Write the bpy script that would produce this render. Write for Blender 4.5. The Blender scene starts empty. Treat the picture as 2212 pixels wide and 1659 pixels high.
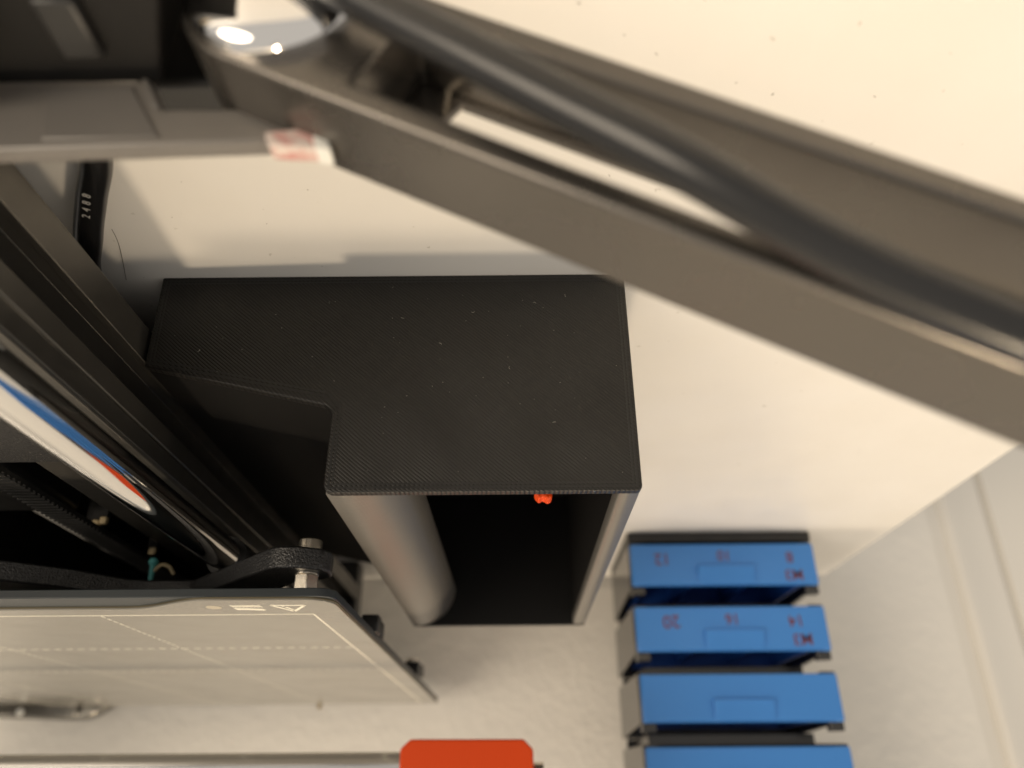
import bpy, bmesh, math, random
from mathutils import Vector, Matrix
random.seed(7)
S = 0.001                      # everything below is written in millimetres
R = math.radians
sc = bpy.context.scene
col = sc.collection

# ---------------------------------------------------------------- camera
# the phone was held upside down: looks along +Y, 27 degrees down, rolled half a turn
cam_d = bpy.data.cameras.new('camera')
cam = bpy.data.objects.new('camera', cam_d); col.objects.link(cam)
cam.matrix_world = (Matrix.Translation((0, 0, 99.6 * S)) @ Matrix.Rotation(R(-0.2), 4, 'Z')
                    @ Matrix.Rotation(R(90 - 27.33), 4, 'X') @ Matrix.Rotation(R(180 - 0.4), 4, 'Z'))
cam_d.sensor_width = 36; cam_d.lens = 1661 / 2212 * 36
cam_d.clip_start = 0.002; cam_d.clip_end = 20
cam_d.dof.use_dof = True; cam_d.dof.focus_distance = 0.158; cam_d.dof.aperture_fstop = 11.4
sc.camera = cam

# ---------------------------------------------------------------- world, lamps, exposure
w = bpy.data.worlds.new('World'); sc.world = w; w.use_nodes = True
bg = w.node_tree.nodes['Background']
bg.inputs[0].default_value = (1.0, 0.92, 0.82, 1); bg.inputs[1].default_value = 0.58

def lamp(name, loc, power, radius, colr):
    d = bpy.data.lights.new(name, 'POINT'); d.energy = power; d.shadow_soft_size = radius * S; d.color = colr
    o = bpy.data.objects.new(name, d); col.objects.link(o); o.location = Vector(loc) * S
    return o
lamp('ceiling_lamp', (60, 345, 1320), 22.5, 40, (1.0, 0.80, 0.56))
lamp('second_lamp', (-400, 372, 850), 7.5, 60, (1.0, 0.80, 0.56))

d = bpy.data.lights.new('room_lamp', 'AREA'); d.shape = 'DISK'; d.size = 1.0; d.energy = 17; d.color = (1.0, 0.85, 0.66)
o = bpy.data.objects.new('room_lamp', d); col.objects.link(o); o.location = Vector((1150, -950, 640)) * S
o.rotation_euler = (Vector((0, 250, 30)) * S - o.location).to_track_quat('-Z', 'Y').to_euler()

vs = sc.view_settings
vs.view_transform = 'Standard'; vs.look = 'None'; vs.gamma = 1; vs.exposure = 0.0; vs.use_curve_mapping = False

# ---------------------------------------------------------------- materials
def mat(name, base, rough=0.5, metal=0.0, spec=0.5, trans=0.0, coat=0.0):
    m = bpy.data.materials.new(name); m.use_nodes = True
    b = m.node_tree.nodes['Principled BSDF']
    b.inputs['Base Color'].default_value = (*base, 1); b.inputs['Roughness'].default_value = rough
    b.inputs['Metallic'].default_value = metal; b.inputs['Specular IOR Level'].default_value = spec
    b.inputs['Transmission Weight'].default_value = trans; b.inputs['Coat Weight'].default_value = coat
    return m
def N(m, t, **kw):
    n = m.node_tree.nodes.new(t)
    for k, v in kw.items(): setattr(n, k, v)
    return n
def L(m, a, b): m.node_tree.links.new(a, b)
def bsdf(m): return m.node_tree.nodes['Principled BSDF']
def coords(m, scale=(1, 1, 1)):
    tc = N(m, 'ShaderNodeTexCoord'); mp = N(m, 'ShaderNodeMapping'); mp.inputs['Scale'].default_value = scale
    L(m, tc.outputs['Object'], mp.inputs['Vector']); return mp.outputs['Vector']
def noise(m, vec, scale, detail=3, rough=0.55):
    n = N(m, 'ShaderNodeTexNoise'); n.inputs['Scale'].default_value = scale
    n.inputs['Detail'].default_value = detail; n.inputs['Roughness'].default_value = rough
    L(m, vec, n.inputs['Vector']); return n.outputs['Fac']
def ramp(m, fac, stops):
    r = N(m, 'ShaderNodeValToRGB'); e = r.color_ramp.elements
    while len(e) < len(stops): e.new(0.5)
    for el, (p, c) in zip(e, stops): el.position = p; el.color = (*c, 1)
    L(m, fac, r.inputs['Fac']); return r.outputs['Color']
def math_(m, op, a, b=None, c=None):
    n = N(m, 'ShaderNodeMath', operation=op)
    for i, v in enumerate((a, b, c)):
        if v is None: continue
        if isinstance(v, (int, float)): n.inputs[i].default_value = v
        else: L(m, v, n.inputs[i])
    return n.outputs[0]
def bump(m, h, dist, strength=1.0):
    b = N(m, 'ShaderNodeBump'); b.inputs['Distance'].default_value = dist; b.inputs['Strength'].default_value = strength
    L(m, h, b.inputs['Height']); L(m, b.outputs['Normal'], bsdf(m).inputs['Normal'])
def rough_noise(m, vec, scale, lo, hi):
    f = noise(m, vec, scale, 4)
    mr = N(m, 'ShaderNodeMapRange'); mr.inputs['From Min'].default_value = .3; mr.inputs['From Max'].default_value = .7
    mr.inputs['To Min'].default_value = lo; mr.inputs['To Max'].default_value = hi
    L(m, f, mr.inputs['Value']); L(m, mr.outputs[0], bsdf(m).inputs['Roughness'])

M = {}
# white laminate table with faint smudges and specks
m = M['table'] = mat('white_laminate', (.80, .785, .755), .38)
v = coords(m)
spk = noise(m, v, 420, 2, .5)
big = noise(m, v, 18, 3)
c1 = ramp(m, spk, [(0.0, (.45, .42, .38)), (.235, (.62, .60, .56)), (.27, (.80, .785, .755)), (1, (.80, .785, .755))])
c2 = ramp(m, big, [(.3, (.95, .94, .92)), (.7, (1, 1, 1))])
mx = N(m, 'ShaderNodeMix', data_type='RGBA', blend_type='MULTIPLY'); mx.inputs[0].default_value = 1
L(m, c1, mx.inputs[6]); L(m, c2, mx.inputs[7]); L(m, mx.outputs[2], bsdf(m).inputs['Base Color'])
rough_noise(m, v, 60, .32, .46)
# painted woodchip wall
m = M['wall'] = mat('painted_woodchip', (.84, .81, .75), .7)
v = coords(m)
h = math_(m, 'ADD', noise(m, v, 150, 3, .5), math_(m, 'MULTIPLY', noise(m, v, 480, 2), .3))
bump(m, h, .0016, .35)
M['trim'] = mat('white_gloss_paint', (.78, .75, .69), .35)
# black printed plastic, face with diagonal infill tracks about half a millimetre apart
m = M['print_face'] = mat('black_filament_top_layer', (.0105, .0100, .0095), .40, spec=.5)
tc = N(m, 'ShaderNodeTexCoord'); sx = N(m, 'ShaderNodeSeparateXYZ'); L(m, tc.outputs['Object'], sx.inputs[0])
d = math_(m, 'ADD', math_(m, 'MULTIPLY', sx.outputs['X'], .66), math_(m, 'MULTIPLY', sx.outputs['Z'], .75))
wob = noise(m, coords(m), 45, 2)
d = math_(m, 'ADD', d, math_(m, 'MULTIPLY', wob, .0016))
s = math_(m, 'SINE', math_(m, 'MULTIPLY', d, math.pi / .00060))
groove = math_(m, 'POWER', math_(m, 'ABSOLUTE', s), .45)
vary = noise(m, coords(m, (1, 1, 1)), 70, 3)
amp = math_(m, 'MULTIPLY', groove, math_(m, 'ADD', math_(m, 'MULTIPLY', vary, 1.6), .0))
bump(m, amp, .00016, 1.0)
L(m, math_(m, 'ADD', .08, math_(m, 'MULTIPLY', groove, .36)), bsdf(m).inputs['Specular IOR Level'])
dk = math_(m, 'ADD', .42, math_(m, 'MULTIPLY', groove, .58))  # shade in the gaps between tracks put into the colour
vm = N(m, 'ShaderNodeMix', data_type='RGBA', blend_type='MULTIPLY'); vm.inputs[0].default_value = 1
vm.inputs[6].default_value = (.0125, .0117, .0108, 1); L(m, dk, vm.inputs[7]); L(m, vm.outputs[2], bsdf(m).inputs['Base Color'])
rough_noise(m, coords(m), 30, .34, .46)
# lip and rim show the layers edge on; lit sheen put into the colour
m = M['print_side'] = mat('black_filament_lit_layers', (.225, .215, .198), .33, .6)
tc = N(m, 'ShaderNodeTexCoord'); sx = N(m, 'ShaderNodeSeparateXYZ'); L(m, tc.outputs['Object'], sx.inputs[0])
s = math_(m, 'SINE', math_(m, 'MULTIPLY', sx.outputs['Y'], 2 * math.pi / .0007))
h = math_(m, 'ADD', s, math_(m, 'MULTIPLY', noise(m, coords(m, (.2, 8, .2)), 160, 2), 2.5))
bump(m, h, .00003, .7)
M['print_matt'] = mat('black_filament_shaded_inside', (.0055, .0052, .005), .55, spec=.25)  # darker copy of the bin plastic, shade of the hollow put into colour
m = M['black_plastic'] = mat('black_plastic', (.012, .012, .012), .38)
rough_noise(m, coords(m), 120, .3, .48)
m = M['anodised'] = mat('black_anodised_aluminium', (.10, .095, .086), .38, .75)
rough_noise(m, coords(m), 200, .3, .44)
m = M['powder'] = mat('black_powder_coat', (.012, .012, .0125), .34, spec=.6)
bump(m, noise(m, coords(m), 1900, 2, .6), .0004, .75)
m = M['rod'] = mat('polished_steel_rod', (.78, .77, .75), .07, 1)
m = M['rod2'] = mat('oiled_steel_rod', (.62, .62, .62), .16, 1)
m = M['steel'] = mat('turned_steel', (.66, .61, .53), .25, 1)
bump(m, noise(m, coords(m, (1, 1, .15)), 2600, 3), .00008, .6)
m = M['sheet'] = mat('smooth_grey_print_sheet', (.20, .19, .165), .17, 0, spec=.6)
rough_noise(m, coords(m), 40, .13, .22)
m = M['heater'] = mat('dark_heater_board', (.018, .024, .028), .42)
m = M['board_edge'] = mat('worn_sheet_edge', (.10, .085, .05), .5, .3)
M['mark'] = mat('white_print', (.80, .77, .66), .5)
m = M['orange'] = mat('orange_filament', (.64, .055, .001), .5, spec=.25)
tc = N(m, 'ShaderNodeTexCoord'); sx = N(m, 'ShaderNodeSeparateXYZ'); L(m, tc.outputs['Object'], sx.inputs[0])
bump(m, math_(m, 'SINE', math_(m, 'MULTIPLY', sx.outputs['X'], 2 * math.pi / .0009)), .00004, .6)
m = M['blue'] = mat('blue_plastic', (.045, .22, .62), .33)
rough_noise(m, coords(m), 60, .28, .40)
M['housing'] = mat('glossy_black_plastic', (.018, .017, .016), .2, spec=.8)
M['blue_inner'] = mat('blue_plastic_tray', (.012, .085, .42), .4)
M['red_ink'] = mat('red_marker_ink', (.15, .04, .06), .6)
m = M['arm'] = mat('satin_grey_black_metal', (.16, .147, .132), .28, .85)
rough_noise(m, coords(m), 90, .22, .32)
M['arm_inside'] = M['arm']
m = M['cable'] = mat('glossy_black_cable', (.010, .010, .0105), .26, spec=.6)
M['cable_print'] = mat('grey_cable_print', (.45, .44, .42), .5)
M['mirror'] = mat('polished_chrome', (.86, .85, .84), .05, 1)
m = M['base'] = mat('matt_black_plastic', (.005, .0047, .0045), .55, spec=.25)
m = M['clear'] = mat('smoky_clear_plastic', (.30, .28, .26), .35, trans=.55)
M['white_plastic'] = mat('white_plastic', (.72, .72, .68), .4)
m = M['pink'] = mat('worn_red_print', (.5, .2, .18), .5)
v = coords(m); L(m, ramp(m, noise(m, v, 700, 3), [(.38, (.62, .55, .50)), (.62, (.50, .20, .18))]), bsdf(m).inputs['Base Color'])
M['teal'] = mat('teal_lit_pin', (.12, .50, .50), .4)  # teal LED light on the pin, put into its base colour
M['beige'] = mat('beige_plastic', (.55, .44, .26), .45)
M['brass'] = mat('dull_brass', (.35, .27, .14), .45, .8)
M['dust'] = mat('pale_dust', (.30, .28, .25), .8)
M['hair'] = mat('dark_hair', (.10, .08, .06), .6)
M['dark_metal'] = mat('dark_polished_metal', (.22, .21, .19), .22, .8)

# ---------------------------------------------------------------- mesh helpers
def finish(name, bm, m, parent=None, bevel=0, seg=2, smooth=35, kind=None):
    bmesh.ops.recalc_face_normals(bm, faces=bm.faces)
    for v in bm.verts: v.co *= S
    me = bpy.data.meshes.new(name); bm.to_mesh(me); bm.free()
    for p in me.polygons: p.use_smooth = True
    me.set_sharp_from_angle(angle=R(smooth))
    me.materials.append(M[m] if isinstance(m, str) else m)
    o = bpy.data.objects.new(name, me); col.objects.link(o)
    if bevel:
        b = o.modifiers.new('bevel', 'BEVEL'); b.width = bevel * S; b.segments = seg; b.limit_method = 'ANGLE'
        b.angle_limit = R(32); b.harden_normals = False
    if parent: o.parent = parent
    if kind: o['kind'] = kind
    return o
def thing(name, label, cat, group=None, loc=(0, 0, 0)):
    o = bpy.data.objects.new(name, None); col.objects.link(o); o.empty_display_size = .005
    o['label'] = label; o['category'] = cat
    if group: o['group'] = group
    return o
def tag(o, label, cat, group=None):
    o['label'] = label; o['category'] = cat
    if group: o['group'] = group
    return o
def prism(bm, pts, f0, f1):
    """pts 2-D outline; f0/f1 map (a,b)->3-D at both ends"""
    a = [bm.verts.new(f0(p)) for p in pts]; b = [bm.verts.new(f1(p)) for p in pts]
    n = len(pts)
    bm.faces.new(a); bm.faces.new(b[::-1])
    for i in range(n): bm.faces.new((a[i], a[(i + 1) % n], b[(i + 1) % n], b[i]))
def prism_y(pts, y0, y1, bm=None):
    bm = bm or bmesh.new(); prism(bm, pts, lambda p: (p[0], y0, p[1]), lambda p: (p[0], y1, p[1])); return bm
def prism_z(pts, z0, z1, bm=None):
    bm = bm or bmesh.new(); prism(bm, pts, lambda p: (p[0], p[1], z0), lambda p: (p[0], p[1], z1)); return bm
def prism_x(pts, x0, x1, bm=None):
    bm = bm or bmesh.new(); prism(bm, pts, lambda p: (x0, p[0], p[1]), lambda p: (x1, p[0], p[1])); return bm
def box(x0, x1, y0, y1, z0, z1, bm=None):
    return prism_z([(x0, y0), (x1, y0), (x1, y1), (x0, y1)], z0, z1, bm)
def arc(cx, cy, r, a0, a1, n):
    return [(cx + r * math.cos(R(a0 + (a1 - a0) * i / n)), cy + r * math.sin(R(a0 + (a1 - a0) * i / n))) for i in range(n + 1)]
def sweep(path, r, n=16, bm=None, cap=True):
    bm = bm or bmesh.new(); path = [Vector(p) for p in path]; rings = []
    ref = Vector((0, 0, 1))
    for i, p in enumerate(path):
        t = (path[min(i + 1, len(path) - 1)] - path[max(i - 1, 0)]).normalized()
        u = t.cross(ref); u = u.normalized() if u.length > 1e-4 else t.cross(Vector((1, 0, 0))).normalized()
        w_ = t.cross(u).normalized(); rr = r[i] if isinstance(r, (list, tuple)) else r
        rings.append([bm.verts.new(p + u * rr * math.cos(2 * math.pi * k / n) + w_ * rr * math.sin(2 * math.pi * k / n)) for k in range(n)])
    for a, b in zip(rings, rings[1:]):
        for k in range(n): bm.faces.new((a[k], a[(k + 1) % n], b[(k + 1) % n], b[k]))
    if cap: bm.faces.new(rings[0][::-1]); bm.faces.new(rings[-1])
    return bm
def spline(pts, n=10):
    pts = [Vector(p) for p in pts]; out = []
    P = [2 * pts[0] - pts[1]] + pts + [2 * pts[-1] - pts[-2]]
    for i in range(1, len(P) - 2):
        for k in range(n):
            t = k / n; a, b, c, d = P[i - 1], P[i], P[i + 1], P[i + 2]
            out.append(.5 * ((2 * b) + (c - a) * t + (2 * a - 5 * b + 4 * c - d) * t * t + (3 * b - a - 3 * c + d) * t ** 3))
    return out + [pts[-1]]
def text_mesh(name, body, size, matrix, m, parent, depth=.06, bold=.0):
    cu = bpy.data.curves.new(name, 'FONT'); cu.body = body; cu.size = size; cu.align_x = 'CENTER'; cu.align_y = 'CENTER'
    cu.extrude = depth; cu.offset = bold
    t = bpy.data.objects.new(name, cu); col.objects.link(t)
    dg = bpy.context.evaluated_depsgraph_get(); dg.update()
    me = bpy.data.meshes.new_from_object(t.evaluated_get(dg)); bpy.data.objects.remove(t)
    me.transform(Matrix.Scale(S, 4) @ matrix)
    me.materials.clear(); me.materials.append(M[m])
    o = bpy.data.objects.new(name, me); col.objects.link(o); o.parent = parent
    return o

# ================================================================= SETTING
o = finish('table', box(-170, 420, -160, 424, -26, 0), 'table', bevel=.8); o['kind'] = 'structure'
o = finish('wall', box(-238, 560, 432, 470, -420, 1500), 'wall'); o['kind'] = 'structure'
# painted door casing left of the wall paper
prof = [(-560, 470), (-560, 432), (-300, 432), (-276, 432), (-275, 435.5), (-271, 435.5), (-270, 430.5), (-256, 429.5),
        (-252, 427.5), (-248, 427), (-245.5, 428.5), (-244, 432), (-238, 432.5), (-238, 470)]
o = finish('door_frame', prism_z(prof, -420, 1500), 'trim', bevel=.4, smooth=25); o['kind'] = 'structure'

# ================================================================= BLACK PRINTED BIN
bin_ = thing('storage_bin', 'black 3D-printed open bin with stepped front panel pressed against the printer rail', 'storage bin')
outer = [(-24.4, 0), (-24.4, 50.3), (36.9, 50.3), (36.9, 34.4)] + arc(39.9, 33.5, 3, 180, 258, 6)[1:] + [(77.0, 22.4), (77.6, 0)]
def inset_path(k):   # simple inset of the stepped outline
    return [(-24.4 + k, k), (-24.4 + k, 50.3 - k), (36.9 - k, 50.3 - k), (36.9 - k, 33.6 - k), (39.4 - k * .6, 30.5 - k), (77.1 - k, 22.5 - k), (77.5 - k, k)]
rounded = [(-24.4, 0), (-24.4, 49.2)] + arc(-23.3, 49.2, 1.1, 180, 90, 4)[1:] + arc(35.1, 48.5, 1.8, 90, 0, 6) + \
          [(36.9, 34.0)] + arc(39.5, 34.0, 2.6, 180, 262, 6)[1:] + [(77.1, 22.3), (77.6, 0)]
finish('front_panel', prism_y(rounded, 140.0, 142.2), 'print_face', bin_, bevel=.35, seg=3)
def strip_loop(k0, k1, y0, y1):
    bm = bmesh.new(); a, b = inset_path(k0), inset_path(k1); n = len(a)
    for i in range(n):
        j = (i + 1) % n
        q = [(a[i], y0), (a[j], y0), (b[j], y0), (b[i], y0), (a[i], y1), (a[j], y1), (b[j], y1), (b[i], y1)]
        vv = [bm.verts.new((p[0], y, p[1])) for p, y in q]
        for f in ((0, 1, 2, 3), (7, 6, 5, 4), (0, 4, 5, 1), (2, 6, 7, 3)): bm.faces.new([vv[x] for x in f])
    bmesh.ops.remove_doubles(bm, verts=bm.verts, dist=1e-4)
    return bm
finish('edge_bead', strip_loop(.75, 1.15, 139.95, 140.3), 'black_plastic', bin_)
finish('edge_bead', strip_loop(1.5, 1.85, 139.95, 140.3), 'black_plastic', bin_)
body = [(-24.3, .05), (-24.3, 47.0), (-20.0, 47.0), (-20.0, 2.2), (35.4, 2.2), (35.4, 36.8), (36.8, 36.8), (36.8, 34.2)] + arc(39.6, 33.6, 2.8, 180, 260, 6)[1:] + [(76.9, 22.2), (77.4, .05)]
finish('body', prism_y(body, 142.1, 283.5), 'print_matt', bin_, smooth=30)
roll = [(36.8, 36.9), (22.0, 36.9)] + arc(35.0, 36.9, 13.0, 180, 92, 20)[1:] + [(36.8, 49.8)]
finish('rounded_lip', prism_y(roll, 142.15, 283.3), 'print_side', bin_, smooth=40)
rim = [(-24.3, 47.05), (-24.3, 49.5), (-24.0, 49.85), (-20.7, 49.85), (-20.15, 49.3), (-20.0, 47.05)]
finish('rim', prism_y(rim, 142.15, 283.3), 'print_side', bin_, smooth=50)
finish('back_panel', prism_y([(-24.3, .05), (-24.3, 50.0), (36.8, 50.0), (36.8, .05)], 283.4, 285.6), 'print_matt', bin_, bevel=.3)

# small orange clip lying in the bin
clip = tag(finish('plastic_clip', prism_y([(-4.2, 42.2), (-4.2, 43.2), (-5.3, 44.4), (-6.0, 43.7), (-7.2, 44.5), (-8.2, 43.8), (-8.2, 42.6), (-7, 41.8), (-7, 2.2), (-5, 2.2), (-5, 41.8)], 162, 166),
                  'orange', bevel=.5), 'small orange plastic clip standing inside the black bin', 'clip')

# dust and lint on the front panel and table
bm = bmesh.new()
def fleck(c, n, size, bend):
    t = Vector((random.uniform(-1, 1), random.uniform(-1, 1), random.uniform(-1, 1))); t -= n * t.dot(n); t.normalize()
    b = n.cross(t); w_ = random.uniform(.03, .06); pts = []
    for k in range(4):
        q = (k / 3 - .5) * size; pts.append(c + t * q + b * bend * (q * q) / size * 2 + n * .06)
    prev = None
    for p in pts:
        cur = (bm.verts.new(p - b * w_), bm.verts.new(p + b * w_ ), bm.verts.new(p + n * .1))
        if prev:
            for i in range(3): bm.faces.new((prev[i], prev[(i + 1) % 3], cur[(i + 1) % 3], cur[i]))
        prev = cur
for i in range(70):
    x, z = random.uniform(-23, 75), random.uniform(3, 49)
    if x > 36 and z > 30 - (x - 38) * .2: continue
    fleck(Vector((x, 139.9, z)), Vector((0, -1, 0)), random.choice([.12, .15, .2, .2, .25, .7]), random.uniform(-.6, .6))
finish('dust', bm, 'dust', kind='stuff'); bpy.data.objects['dust']['label'] = 'pale dust flecks and lint on the black bin'
bm = bmesh.new()
for i in range(60):
    x, y = random.uniform(-60, 70), random.uniform(55, 128)
    fleck(Vector((x, y, .0)), Vector((0, 0, 1)), random.choice([.2, .3, .3, .5, 1.0]), random.uniform(-.6, .6))
finish('crumbs', bm, 'hair', kind='stuff'); bpy.data.objects['crumbs']['label'] = 'tiny dark specks of dirt scattered on the white table'
tag(finish('hair', sweep(spline([(81.0, 123.0, .12), (81.2, 125.6, .35), (82.2, 129.4, .3), (84.2, 135.4, .25), (86.0, 140.5, .12)], 8), .055, 5), 'hair'),
    'single dark hair curling on the table beside the power cable', 'hair')

# ================================================================= PRINTER
pr = thing('printer', 'black desktop 3D printer with grey print bed, chrome rods and orange arm end', 'printer')
CX = 137.5
def mx_(pts): return [(2 * CX - x, z) for x, z in pts][::-1]
# slotted aluminium rails
ez0, ez1, ex = 12.5, 38.0, 78.2
def rail_profile():
    zc = (20.2 + 28.4) / 2; W = 25.5
    p = [(ex + .6, ez0), (ex, ez0 + .6), (ex, 20.2), (ex + 1.6, 20.2), (ex + 1.6, 18.3), (ex + 6.2, 18.3), (ex + 6.2, 30.3), (ex + 1.6, 30.3), (ex + 1.6, 28.4), (ex, 28.4),
         (ex, 32.6), (ex + .25, 32.8), (ex + .25, 33.2), (ex, 33.4), (ex, ez1 - .6), (ex + .6, ez1)]
    p += [(ex + 8.6, ez1), (ex + 8.6, ez1 - 1.6), (ex + 6.8, ez1 - 1.6), (ex + 6.8, ez1 - 5), (ex + 18.6, ez1 - 5), (ex + 18.6, ez1 - 1.6), (ex + 16.8, ez1 - 1.6), (ex + 16.8, ez1)]
    p += [(ex + W - .6, ez1), (ex + W, ez1 - .6), (ex + W, ez0 + .6), (ex + W - .6, ez0)]
    return p
rp = rail_profile()
finish('rail', prism_y(rp, 62, 386), 'anodised', pr, bevel=.18)
finish('rail', prism_y(mx_(rp), 62, 386), 'anodised', pr, bevel=.18)
for x0 in (ex + 3, 2 * CX - ex - 23):
    for y0 in (66, 340): finish('foot', prism_z(arc(x0 + 10, y0 + 10, 9, 0, 342, 19), 0, 12.6), 'black_plastic', pr, bevel=.8)
# smooth rods for the bed
for x in (74.6, 2 * CX - 74.6):
    finish('smooth_rod', sweep([(x, 70, 47.6), (x, 384, 47.6)], 4.1, 40), 'rod', pr)
for x0, x1 in ((70, 104), (171, 205)):
    finish('rod_holder', box(x0, x1, 376, 388, 36, 53), 'black_plastic', pr, bevel=1)
    finish('rod_holder', box(x0 + (9 if x0 < 100 else 0), x1 - (0 if x0 < 100 else 9), 62, 72, 36, 53), 'black_plastic', pr, bevel=1)
# rear plate, added light-blocking tray, inner works
finish('rear_plate', box(79, 196, 386, 399, 0, 60), 'powder', pr, bevel=.8)
finish('shade_tray', box(104, 171, 70, 386, 8, 11), 'black_plastic', pr, bevel=.5)  # not seen; added between the rails to block light and darken the inside
finish('front_plate', prism_z([(93, 112), (182, 112), (182, 148), (180, 149.3), (93, 149.3)], 36.5, 40.0), 'powder', pr, bevel=.4)
finish('plate_bracket', box(104, 171, 112, 116, 11, 36.4), 'powder', pr, bevel=.5)
finish('motor', box(118, 158, 160, 200, 11, 34), 'black_plastic', pr, bevel=1.5)
b = box(110.5, 117.0, 150, 372, 38.6, 39.6)
for k in range(60): box(110.5, 117.0, 150 + k * 2.0, 151 + k * 2.0, 39.55, 40.2, b)
finish('belt', b, 'black_plastic', pr)
for p in ((113.5, 205, 36), (116.0, 206, 36.5), (121.0, 212, 36), (106.5, 222, 40)):
    finish('connector', box(p[0] - 1.1, p[0] + 1.1, p[1] - 1, p[1] + 1, 11, p[2] - 2), 'black_plastic', pr)
    finish('connector', box(p[0] - 1, p[0] + 1, p[1] - .8, p[1] + .8, p[2] - 2, p[2]), 'beige', pr, bevel=.4)
bm = sweep([(102.2, 215, 44.2), (101.9, 215, 52.6)], [.75, .6], 12)
wp = finish('wire_pin', bm, 'teal', pr); wp['label'] = 'wire pin under the bed, coloured teal for LED light'
finish('pin_head', sweep([(102.2, 215, 43.0), (102.2, 215, 43.6), (102.2, 215, 44.6), (102.2, 215, 45.0)], [.8, 1.3, 1.3, .8], 14), 'teal', wp)
finish('wire', sweep(spline([(101.6, 215, 46.6), (99.8, 215.2, 44.8), (97.6, 215.4, 45.4), (96.2, 216, 47.4)], 6), .5, 10), 'beige', pr)

# bed carriage: one powder coated plate with arms and pads
half = [(137.5, 174.6), (128, 175.4), (120, 179.2), (109, 187.4), (100, 198.4), (96, 200.0), (84.5, 200.2), (82.6, 199.0), (55.2, 170.0), (53.2, 168.9), (48.5, 168.7), (43.6, 171.2),
        (42.2, 174.0), (42.6, 178.6), (46.5, 181.6), (51.0, 182.0), (70, 206), (72, 214), (72, 330), (70, 338), (51, 362), (46, 363), (42.5, 366), (42.3, 371), (44, 374.5), (53, 375.5), (84, 346), (98, 345), (120, 366), (137.5, 370)]
full = half + [(2 * CX - x, y) for x, y in half[::-1][1:-1]]
cr = finish('bed_carriage', prism_z(full, 52.5, 57.4), 'powder', pr, bevel=.5, seg=2)
def pad(x, y):
    finish('washer', prism_z(arc(x, y, 2.75, 0, 342, 19), 57.4, 57.95), 'steel', cr, bevel=.1)
    finish('hex_spacer', prism_z(arc(x, y, 2.95, 12, 312, 5), 57.95, 62.1), 'steel', cr, bevel=.18)
    finish('bolt_head', prism_z(arc(x, y, 2.8, 0, 348, 29), 49.7, 52.6), 'steel', cr, bevel=.35, seg=3)
for x in (47.5, 2 * CX - 47.5):
    for y in (174.6, 369): pad(x, y)
for bx in ((38.4, 44, 318, 326), (38.8, 43.5, 222, 228), (39.4, 43.5, 233, 237)):
    finish('bed_screw', prism_x([(bx[2], 57.5), (bx[3], 57.5), (bx[3] + .5, 60), (bx[3], 62.5), (bx[2], 62.5), (bx[2] - .5, 60)], bx[0], bx[1]), 'black_plastic', cr, bevel=.4)
for y in (208, 332):
    for x in (74.6, 2 * CX - 74.6):
        finish('rod_bearing', sweep([(x, y - 12, 47.6), (x, y + 12, 47.6)], 5.2, 28), 'black_plastic', cr)

# heated bed and print sheet
def bed_outline(x0, x1, y0, y1, r):
    return arc(x0 + r, y0 + r, r, 180, 270, 6) + arc(x1 - r, y0 + r, r, 270, 360, 6) + arc(x1 - r, y1 - r, r, 0, 90, 6) + arc(x0 + r, y1 - r, r, 90, 180, 6)
bed = finish('heated_bed', prism_z(bed_outline(39.6, 2 * CX - 39.6, 168.0, 416.4, 4), 62.0, 63.9), 'heater', pr, bevel=.2)
xl, xr = 40.0, 2 * CX - 40.0
def easing(xa, ya, xb, yb, n=8):
    return [(xa + (xb - xa) * i / n, ya + (yb - ya) * (.5 - .5 * math.cos(math.pi * i / n))) for i in range(n + 1)]
so = arc(xl + 6, 168.4 + 6, 6, 180, 270, 8) + easing(67.0, 168.2, 88.0, 177.2) + easing(2 * CX - 88, 177.2, 2 * CX - 67, 168.2) + arc(xr - 6, 174.4, 6, 270, 360, 8) + [(xr, 416), (xl, 416)]
sheet = finish('print_sheet', prism_z(so, 63.95, 64.6), 'sheet', bed, bevel=.12)
finish('sheet_edge', prism_z([(x + (.25 if x < CX else -.25) * -1, y - .25) for x, y in so], 63.9, 64.25), 'board_edge', bed)
ZT = 64.63
def flat(name, quads, m='mark'):
    bm = bmesh.new()
    for q in quads: prism(bm, q, lambda p: (p[0], p[1], ZT - .03), lambda p: (p[0], p[1], ZT))
    return finish(name, bm, m, bed)
def seg(a, b, w_):
    a, b = Vector((*a, 0)), Vector((*b, 0)); t = (b - a).normalized(); n = Vector((-t.y, t.x, 0)) * w_ / 2
    return [((a + n).x, (a + n).y), ((b + n).x, (b + n).y), ((b - n).x, (b - n).y), ((a - n).x, (a - n).y)]
x0, x1, y0, y1 = 47.3, 2 * CX - 47.3, 183.8, 408
flat('border_line', [seg((x0, y0), (x1, y0), .5), seg((x0, y1), (x1, y1), .5), seg((x0, y0), (x0, y1), .45), seg((x1, y0), (x1, y1), .45)])
for gx in (97.3, 147.3, 197.3):
    flat('grid_line', [seg((gx, y0 + k * 3.2 + .6), (gx, y0 + k * 3.2 + 2.7), .3) for k in range(70)])
for gy in (233.8, 283.8):
    flat('grid_line', [seg((x0 + k * 3.4 + .5, gy), (x0 + k * 3.4 + 2.4, gy), .5 if gy < 250 else .3) for k in range(52)])
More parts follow.
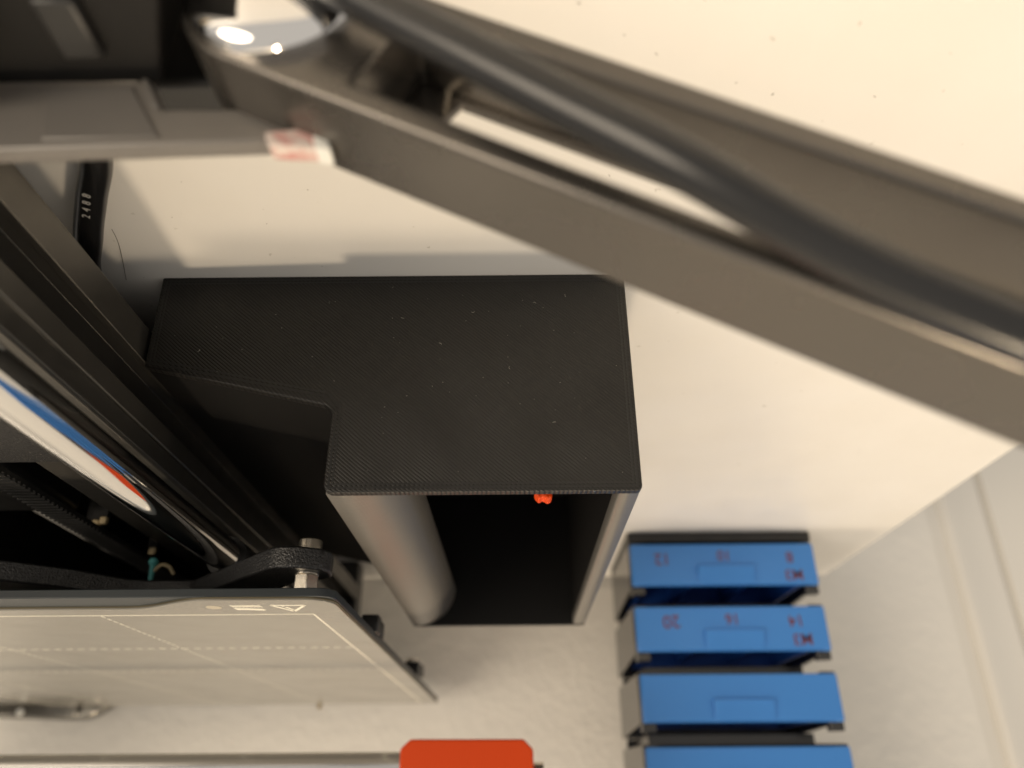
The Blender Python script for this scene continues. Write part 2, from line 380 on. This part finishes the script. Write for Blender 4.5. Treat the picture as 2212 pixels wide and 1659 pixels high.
# warning triangle, lettering strip, hand mark and round mark on the front edge
t = [(54.4, 173.5), (46.9, 173.7), (50.9, 180.3)]
flat('warning_triangle', [seg(t[0], t[1], .7), seg(t[1], t[2], .7), seg(t[2], t[0], .7), seg((50.6, 178.5), (51.6, 175.6), .6), seg((51.9, 174.9), (52.1, 174.3), .6)])
flat('lettering', [seg((63.4 - k * .42, 173.1 + (k % 3) * .15), (63.15 - k * .42, 175.2 + (k % 2) * .35), .26) for k in range(16)])
flat('underline', [[(63.6, 176.4), (60.5, 176.6), (57.4, 177.4), (56.8, 178.6), (57.6, 179.2), (60.5, 178.4), (63.2, 178.2)]])
flat('round_mark', [arc(67.7, 175.4, 1.75, 0, 345, 23)], m=mat('faint_print', (.42, .38, .30), .45))
# rear cable cover and pins behind the bed
cc = finish('cable_cover', prism_y([(205.5, 63.4), (212, 68.2), (218, 70.6), (226, 70.9), (262, 69.6), (290, 68), (290, 62.6), (222, 62.4)], 416.5, 428), 'dark_metal', pr, bevel=2.2, seg=4)
finish('cover_knob', prism_y(arc(222.5, 66.2, 3.0, 0, 342, 19), 414.2, 416.6), 'dark_metal', cc, bevel=.8)
finish('cover_knob', prism_y(arc(249, 67.2, 2.0, 0, 342, 19), 415.2, 416.6), 'white_plastic', cc, bevel=.8)
finish('guide_pin', prism_z(arc(99.6, 418.2, 1.0, 0, 330, 11), 62.5, 66.6), 'brass', pr, bevel=.3)
finish('bed_tab', box(96, 103, 414, 420, 61.6, 62.8), 'heater', bed)

# horizontal arm above the bed: two rods, orange printed end, column
for y, z in ((278, 95.1), (278, 124)):
    finish('arm_rod', sweep([(30, y, z), (300, y, z)], 4.3, 32), 'rod2', pr)
oe = finish('arm_end', prism_y([(-5, 90.6), (-2, 87.6), (34.2, 87.4), (37.3, 90.2), (37.3, 129), (34.2, 132), (-2, 132), (-5, 129)], 270, 292), 'orange', pr, bevel=.6)
finish('bolt', sweep([(-4.9, 281, 97), (-8.4, 281, 97)], 3.0, 24), 'steel', oe)
finish('arm_carriage', box(286, 336, 262, 298, 84, 136), 'black_plastic', pr, bevel=2)
finish('column', box(296, 330, 299, 333, 0, 320), 'anodised', pr, bevel=1)
finish('column_foot', box(196.8, 330, 340, 384, 0, 30), 'powder', pr, bevel=1)

# ================================================================= DRAWER TOWER
cab = thing('drawer_cabinet', 'black plastic tower of stacked small-parts drawers with blue fronts by the table edge', 'drawer cabinet')
PITCH, XL, XR, YF = 27.3, -132.4, -50.4, 338.0
texts = {0: [('M3', -121.6, 19.9, 5.6), ('8', -120.9, 12.1, 5.8), ('10', -92.0, 11.2, 5.4), ('12', -64.6, 12.6, 6.2)],
         1: [('M3', -120.6, 47.0, 5.8), ('14', -119.0, 39.4, 5.8), ('16', -92.0, 38.5, 5.4), ('20', -66.0, 39.4, 6.6)]}
def make_housing():
    bm = bmesh.new()
    for xa, xb in ((XL, XL + 2), (XR - 2, XR)):
        prism_x([(343, 5.0), (407, 4.6), (407, 27.2), (343, 24.6)], xa, xb, bm)
    box(XL + 2, XR - 2, 405, 407, .2, 27.2, bm)
    box(XL + 5.5, XR - 5.5, 362, 405, .2, 4.8, bm)
    for xa, xb in ((XL + .2, XL + 5.9), (XR - 5.9, XR - .2)):
        box(xa, xb, 340.2, 344.5, 5.0, 27.8, bm)
    box(XL + 2, XR - 2, 352, 405, 4.6, 5.4, bm)
    return bm
def make_drawer():
    bm = bmesh.new()
    box(XL + 6.2, XL + 7.4, 339.4, 402, 6, 23.4, bm); box(XR - 7.4, XR - 6.2, 339.4, 402, 6, 23.4, bm)
    box(XL + 7.4, XR - 7.4, 339.4, 402, 6, 7.2, bm); box(XL + 7.4, XR - 7.4, 400.8, 402, 7.2, 23.4, bm)
    for xa in (XL + 28, XR - 29): box(xa, xa + 1.0, 339.4, 400.8, 7.2, 21.5, bm)
    return bm
def make_handle():
    return prism_x([(338.2, 15.8), (338.2, 24.2), (337.6, 24.2), (335.6, 16.4), (335.9, 15.8)], -104.3, -79.6)
protos = None
for k in range(8):
    dz = k * PITCH
    if protos is None:
        hs = finish('housing', make_housing(), 'housing', cab, bevel=.3)
        dr = finish('drawer', make_drawer(), 'blue_inner', cab)
        fr = finish('drawer_front', box(XL + .3, XR - .3, 337.8, 339.9, 6.0, 24.5), 'blue', dr, bevel=1.0, seg=3)
        hd = finish('handle', make_handle(), 'blue', dr, bevel=.5)
        protos = (hs, dr, fr, hd)
    else:
        new = []
        for p in protos:
            c = p.copy(); col.objects.link(c); new.append(c)
        new[0].parent = cab; new[1].parent = cab; new[2].parent = new[1]; new[3].parent = new[1]
        new[0].location.z += dz * S; new[1].location.z += dz * S
        dr = new[1]
    for body_, x, z, size in texts.get(k, ()):
        mt = Matrix.Translation((x, 337.74, z - dz)) @ Matrix.Rotation(R(90), 4, 'X') @ Matrix.Rotation(R(random.uniform(-4, 4)), 4, 'Z')
        text_mesh('lettering', body_, size * 1.15, mt, 'red_ink', dr, bold=.07)
finish('base_plate', box(XL, XR, 340, 407, 0, 4.4), 'black_plastic', cab, bevel=.4)

# ================================================================= POWER CABLE ON THE TABLE
pc = thing('power_cable', 'glossy black power cable with printed markings lying under the printer rail', 'cable')
path = spline([(96, 62, 2.75), (80, 74, 2.75), (71.3, 91, 2.75), (72.4, 100, 2.75), (78, 110, 2.75), (84.6, 122, 2.75), (92, 138, 2.75), (98, 170, 2.75)], 10)
finish('sheath', sweep(path, 2.7, 24), 'cable', pc, smooth=60)
for i, ch in enumerate('2488'):
    a = Vector((79.6, 112.6, 0)) + Vector((-2.0, -3.9, 0)).normalized() * i * 2.1
    mt = Matrix.Translation((a.x, a.y, 5.42)) @ Matrix.Rotation(R(90 + 152), 4, 'Z') 
    text_mesh('marking', ch, 2.0, mt, 'cable_print', pc, depth=.05)

# ================================================================= FOLDING LAMP ARM IN FRONT
la = thing('lamp_arm', 'dark grey folding lamp arm of slotted channel with chrome pivot cap and cable', 'lamp arm')
A0 = Vector((7.18, 58.85, 41.0)); U = Vector((-.882, -.012, .471)).normalized(); BK = Vector((-.0136, 1, .0)).normalized()
V = BK.cross(U).normalized(); V = V if V.z > 0 else -V
def P(s, h, w_): return A0 + U * s - V * h + BK * w_
def ploc(pts, w0, w1, bm=None):      # outline in the arm's face (s,h), pushed through its depth
    bm = bm or bmesh.new(); prism(bm, pts, lambda p: P(p[0], p[1], w0), lambda p: P(p[0], p[1], w1)); return bm
SE = 100
frame = [(SE, 0)] + [(-29 + 10.6 * math.cos(a), 9.6 + 9.6 * math.sin(a)) for a in [R(270 - i * 10) for i in range(0, 19)]] + \
        [(SE, 19.1), (SE, 16.0), (-13.2, 16.0), (-13.2, 3.1), (SE, 3.1)]
frame[1:20] = [(x, max(0, min(19.1, h))) for x, h in frame[1:20]]
finish('channel', ploc(frame, 0, 11.9), 'arm', la, bevel=.6, seg=3)
finish('back_web', ploc([(-13.2, 3.1), (-9.0, 3.1), (-7.2, 14.9), (SE, 14.6), (SE, 16.0), (-13.2, 16.0)], 10.4, 11.5), 'arm', la, bevel=.2)
finish('rib', ploc([(-8.3, 12.5), (-7.6, 12.5), (-9.0, 16), (-9.8, 16)], 9.6, 10.45), 'steel', la)
# domed chrome cap on the pivot
bm = bmesh.new(); rings = []
for j in range(9):
    a = R(90 * j / 8); rr, hh = 10.6 * math.cos(a), 3.2 * math.sin(a)
    rings.append([bm.verts.new(P(-29 + rr * math.cos(2 * math.pi * k / 48), 11.4 + rr * math.sin(2 * math.pi * k / 48), -.9 - hh)) for k in range(48)] if j < 8 else [bm.verts.new(P(-29, 11.4, -4.1))])
base = [bm.verts.new(P(-29 + 10.6 * math.cos(2 * math.pi * k / 48), 11.4 + 10.6 * math.sin(2 * math.pi * k / 48), .3)) for k in range(48)]
for a, b in zip([base] + rings, rings):
    for k in range(48):
        if len(b) == 1: bm.faces.new((a[k], a[(k + 1) % 48], b[0]))
        else: bm.faces.new((a[k], a[(k + 1) % 48], b[(k + 1) % 48], b[k]))
finish('pivot_cap', bm, 'mirror', la, smooth=60)
# cable running across the channel
finish('cable', sweep(spline([P(-60, 17.5, -6), P(-30, 12.4, -6), P(-14.9, 9.7, -5), P(-1.4, 7.5, -5), P(10, 5.6, -5), P(24.5, 3.3, -5), P(39.6, 2.0, -2.9), P(56.7, 1.6, -1.9), P(80, 3, 0), P(100, 7, 2)], 8), 2.4, 24), 'cable', la, smooth=60)
# base standing on the table
finish('base', prism_z([(43.6, 67.65), (39.5, 57), (37, 44), (96, 40), (98, 60), (84, 67.65)], 0, 22.0), 'base', la, bevel=.5, seg=2)
teeth = []
for k in range(96):
    rr = 8.2 if k % 2 else 7.7
    teeth.append((68 + rr * math.cos(2 * math.pi * k / 96), 57.5 + rr * math.sin(2 * math.pi * k / 96)))
finish('knurled_dial', prism_z(teeth, 21.9, 27.0), 'base', la)
finish('switch', box(48, 53, 55, 63, 21.9, 23.6), 'black_plastic', la, bevel=.6)
finish('pivot_bracket', box(30, 50, 71.0, 80.5, 0, 18), 'black_plastic', la, bevel=1.2)
for q in ((50, 47), (46.0, 46), (44.5, 46.2)):
    finish('contact', sweep([(q[0], q[1], 21.2), (q[0] - .4, q[1] + 7, 22.4)], .5, 10), 'beige', la)
# smoky clear strip with a worn red end
st = thing('plastic_strip', 'smoky clear plastic strip with worn red end lying across the lamp arm', 'plastic strip')
finish('clear_strip', prism_y([(72, 21.0), (45, 21.4), (42.6, 26.4), (29.5, 26.4), (26.4, 28.2), (25.6, 31.2), (30, 31.9), (72, 33.2)], 67.7, 70.2), 'clear', st, bevel=.5)
finish('inner_panel', prism_y([(58, 22.6), (47, 22.8), (42, 31.4), (56, 31.6)], 67.3, 67.75), 'clear', st, bevel=.3)
finish('strip_ridge', prism_y([(46.2, 21.4), (45.4, 21.4), (42.8, 26.6), (43.6, 26.6)], 67.0, 67.9), 'clear', st, bevel=.2)
finish('strip_end', prism_y([(29.3, 31.4), (22.8, 30.6), (21.6, 34.3), (28.4, 33.6)], 66.6, 69.0), 'pink', st, bevel=.3)
finish('strip_tip', prism_y([(23.9, 30.5), (22.3, 30.4), (21.0, 34.5), (22.9, 34.4)], 66.4, 69.2), 'white_plastic', st, bevel=.3)
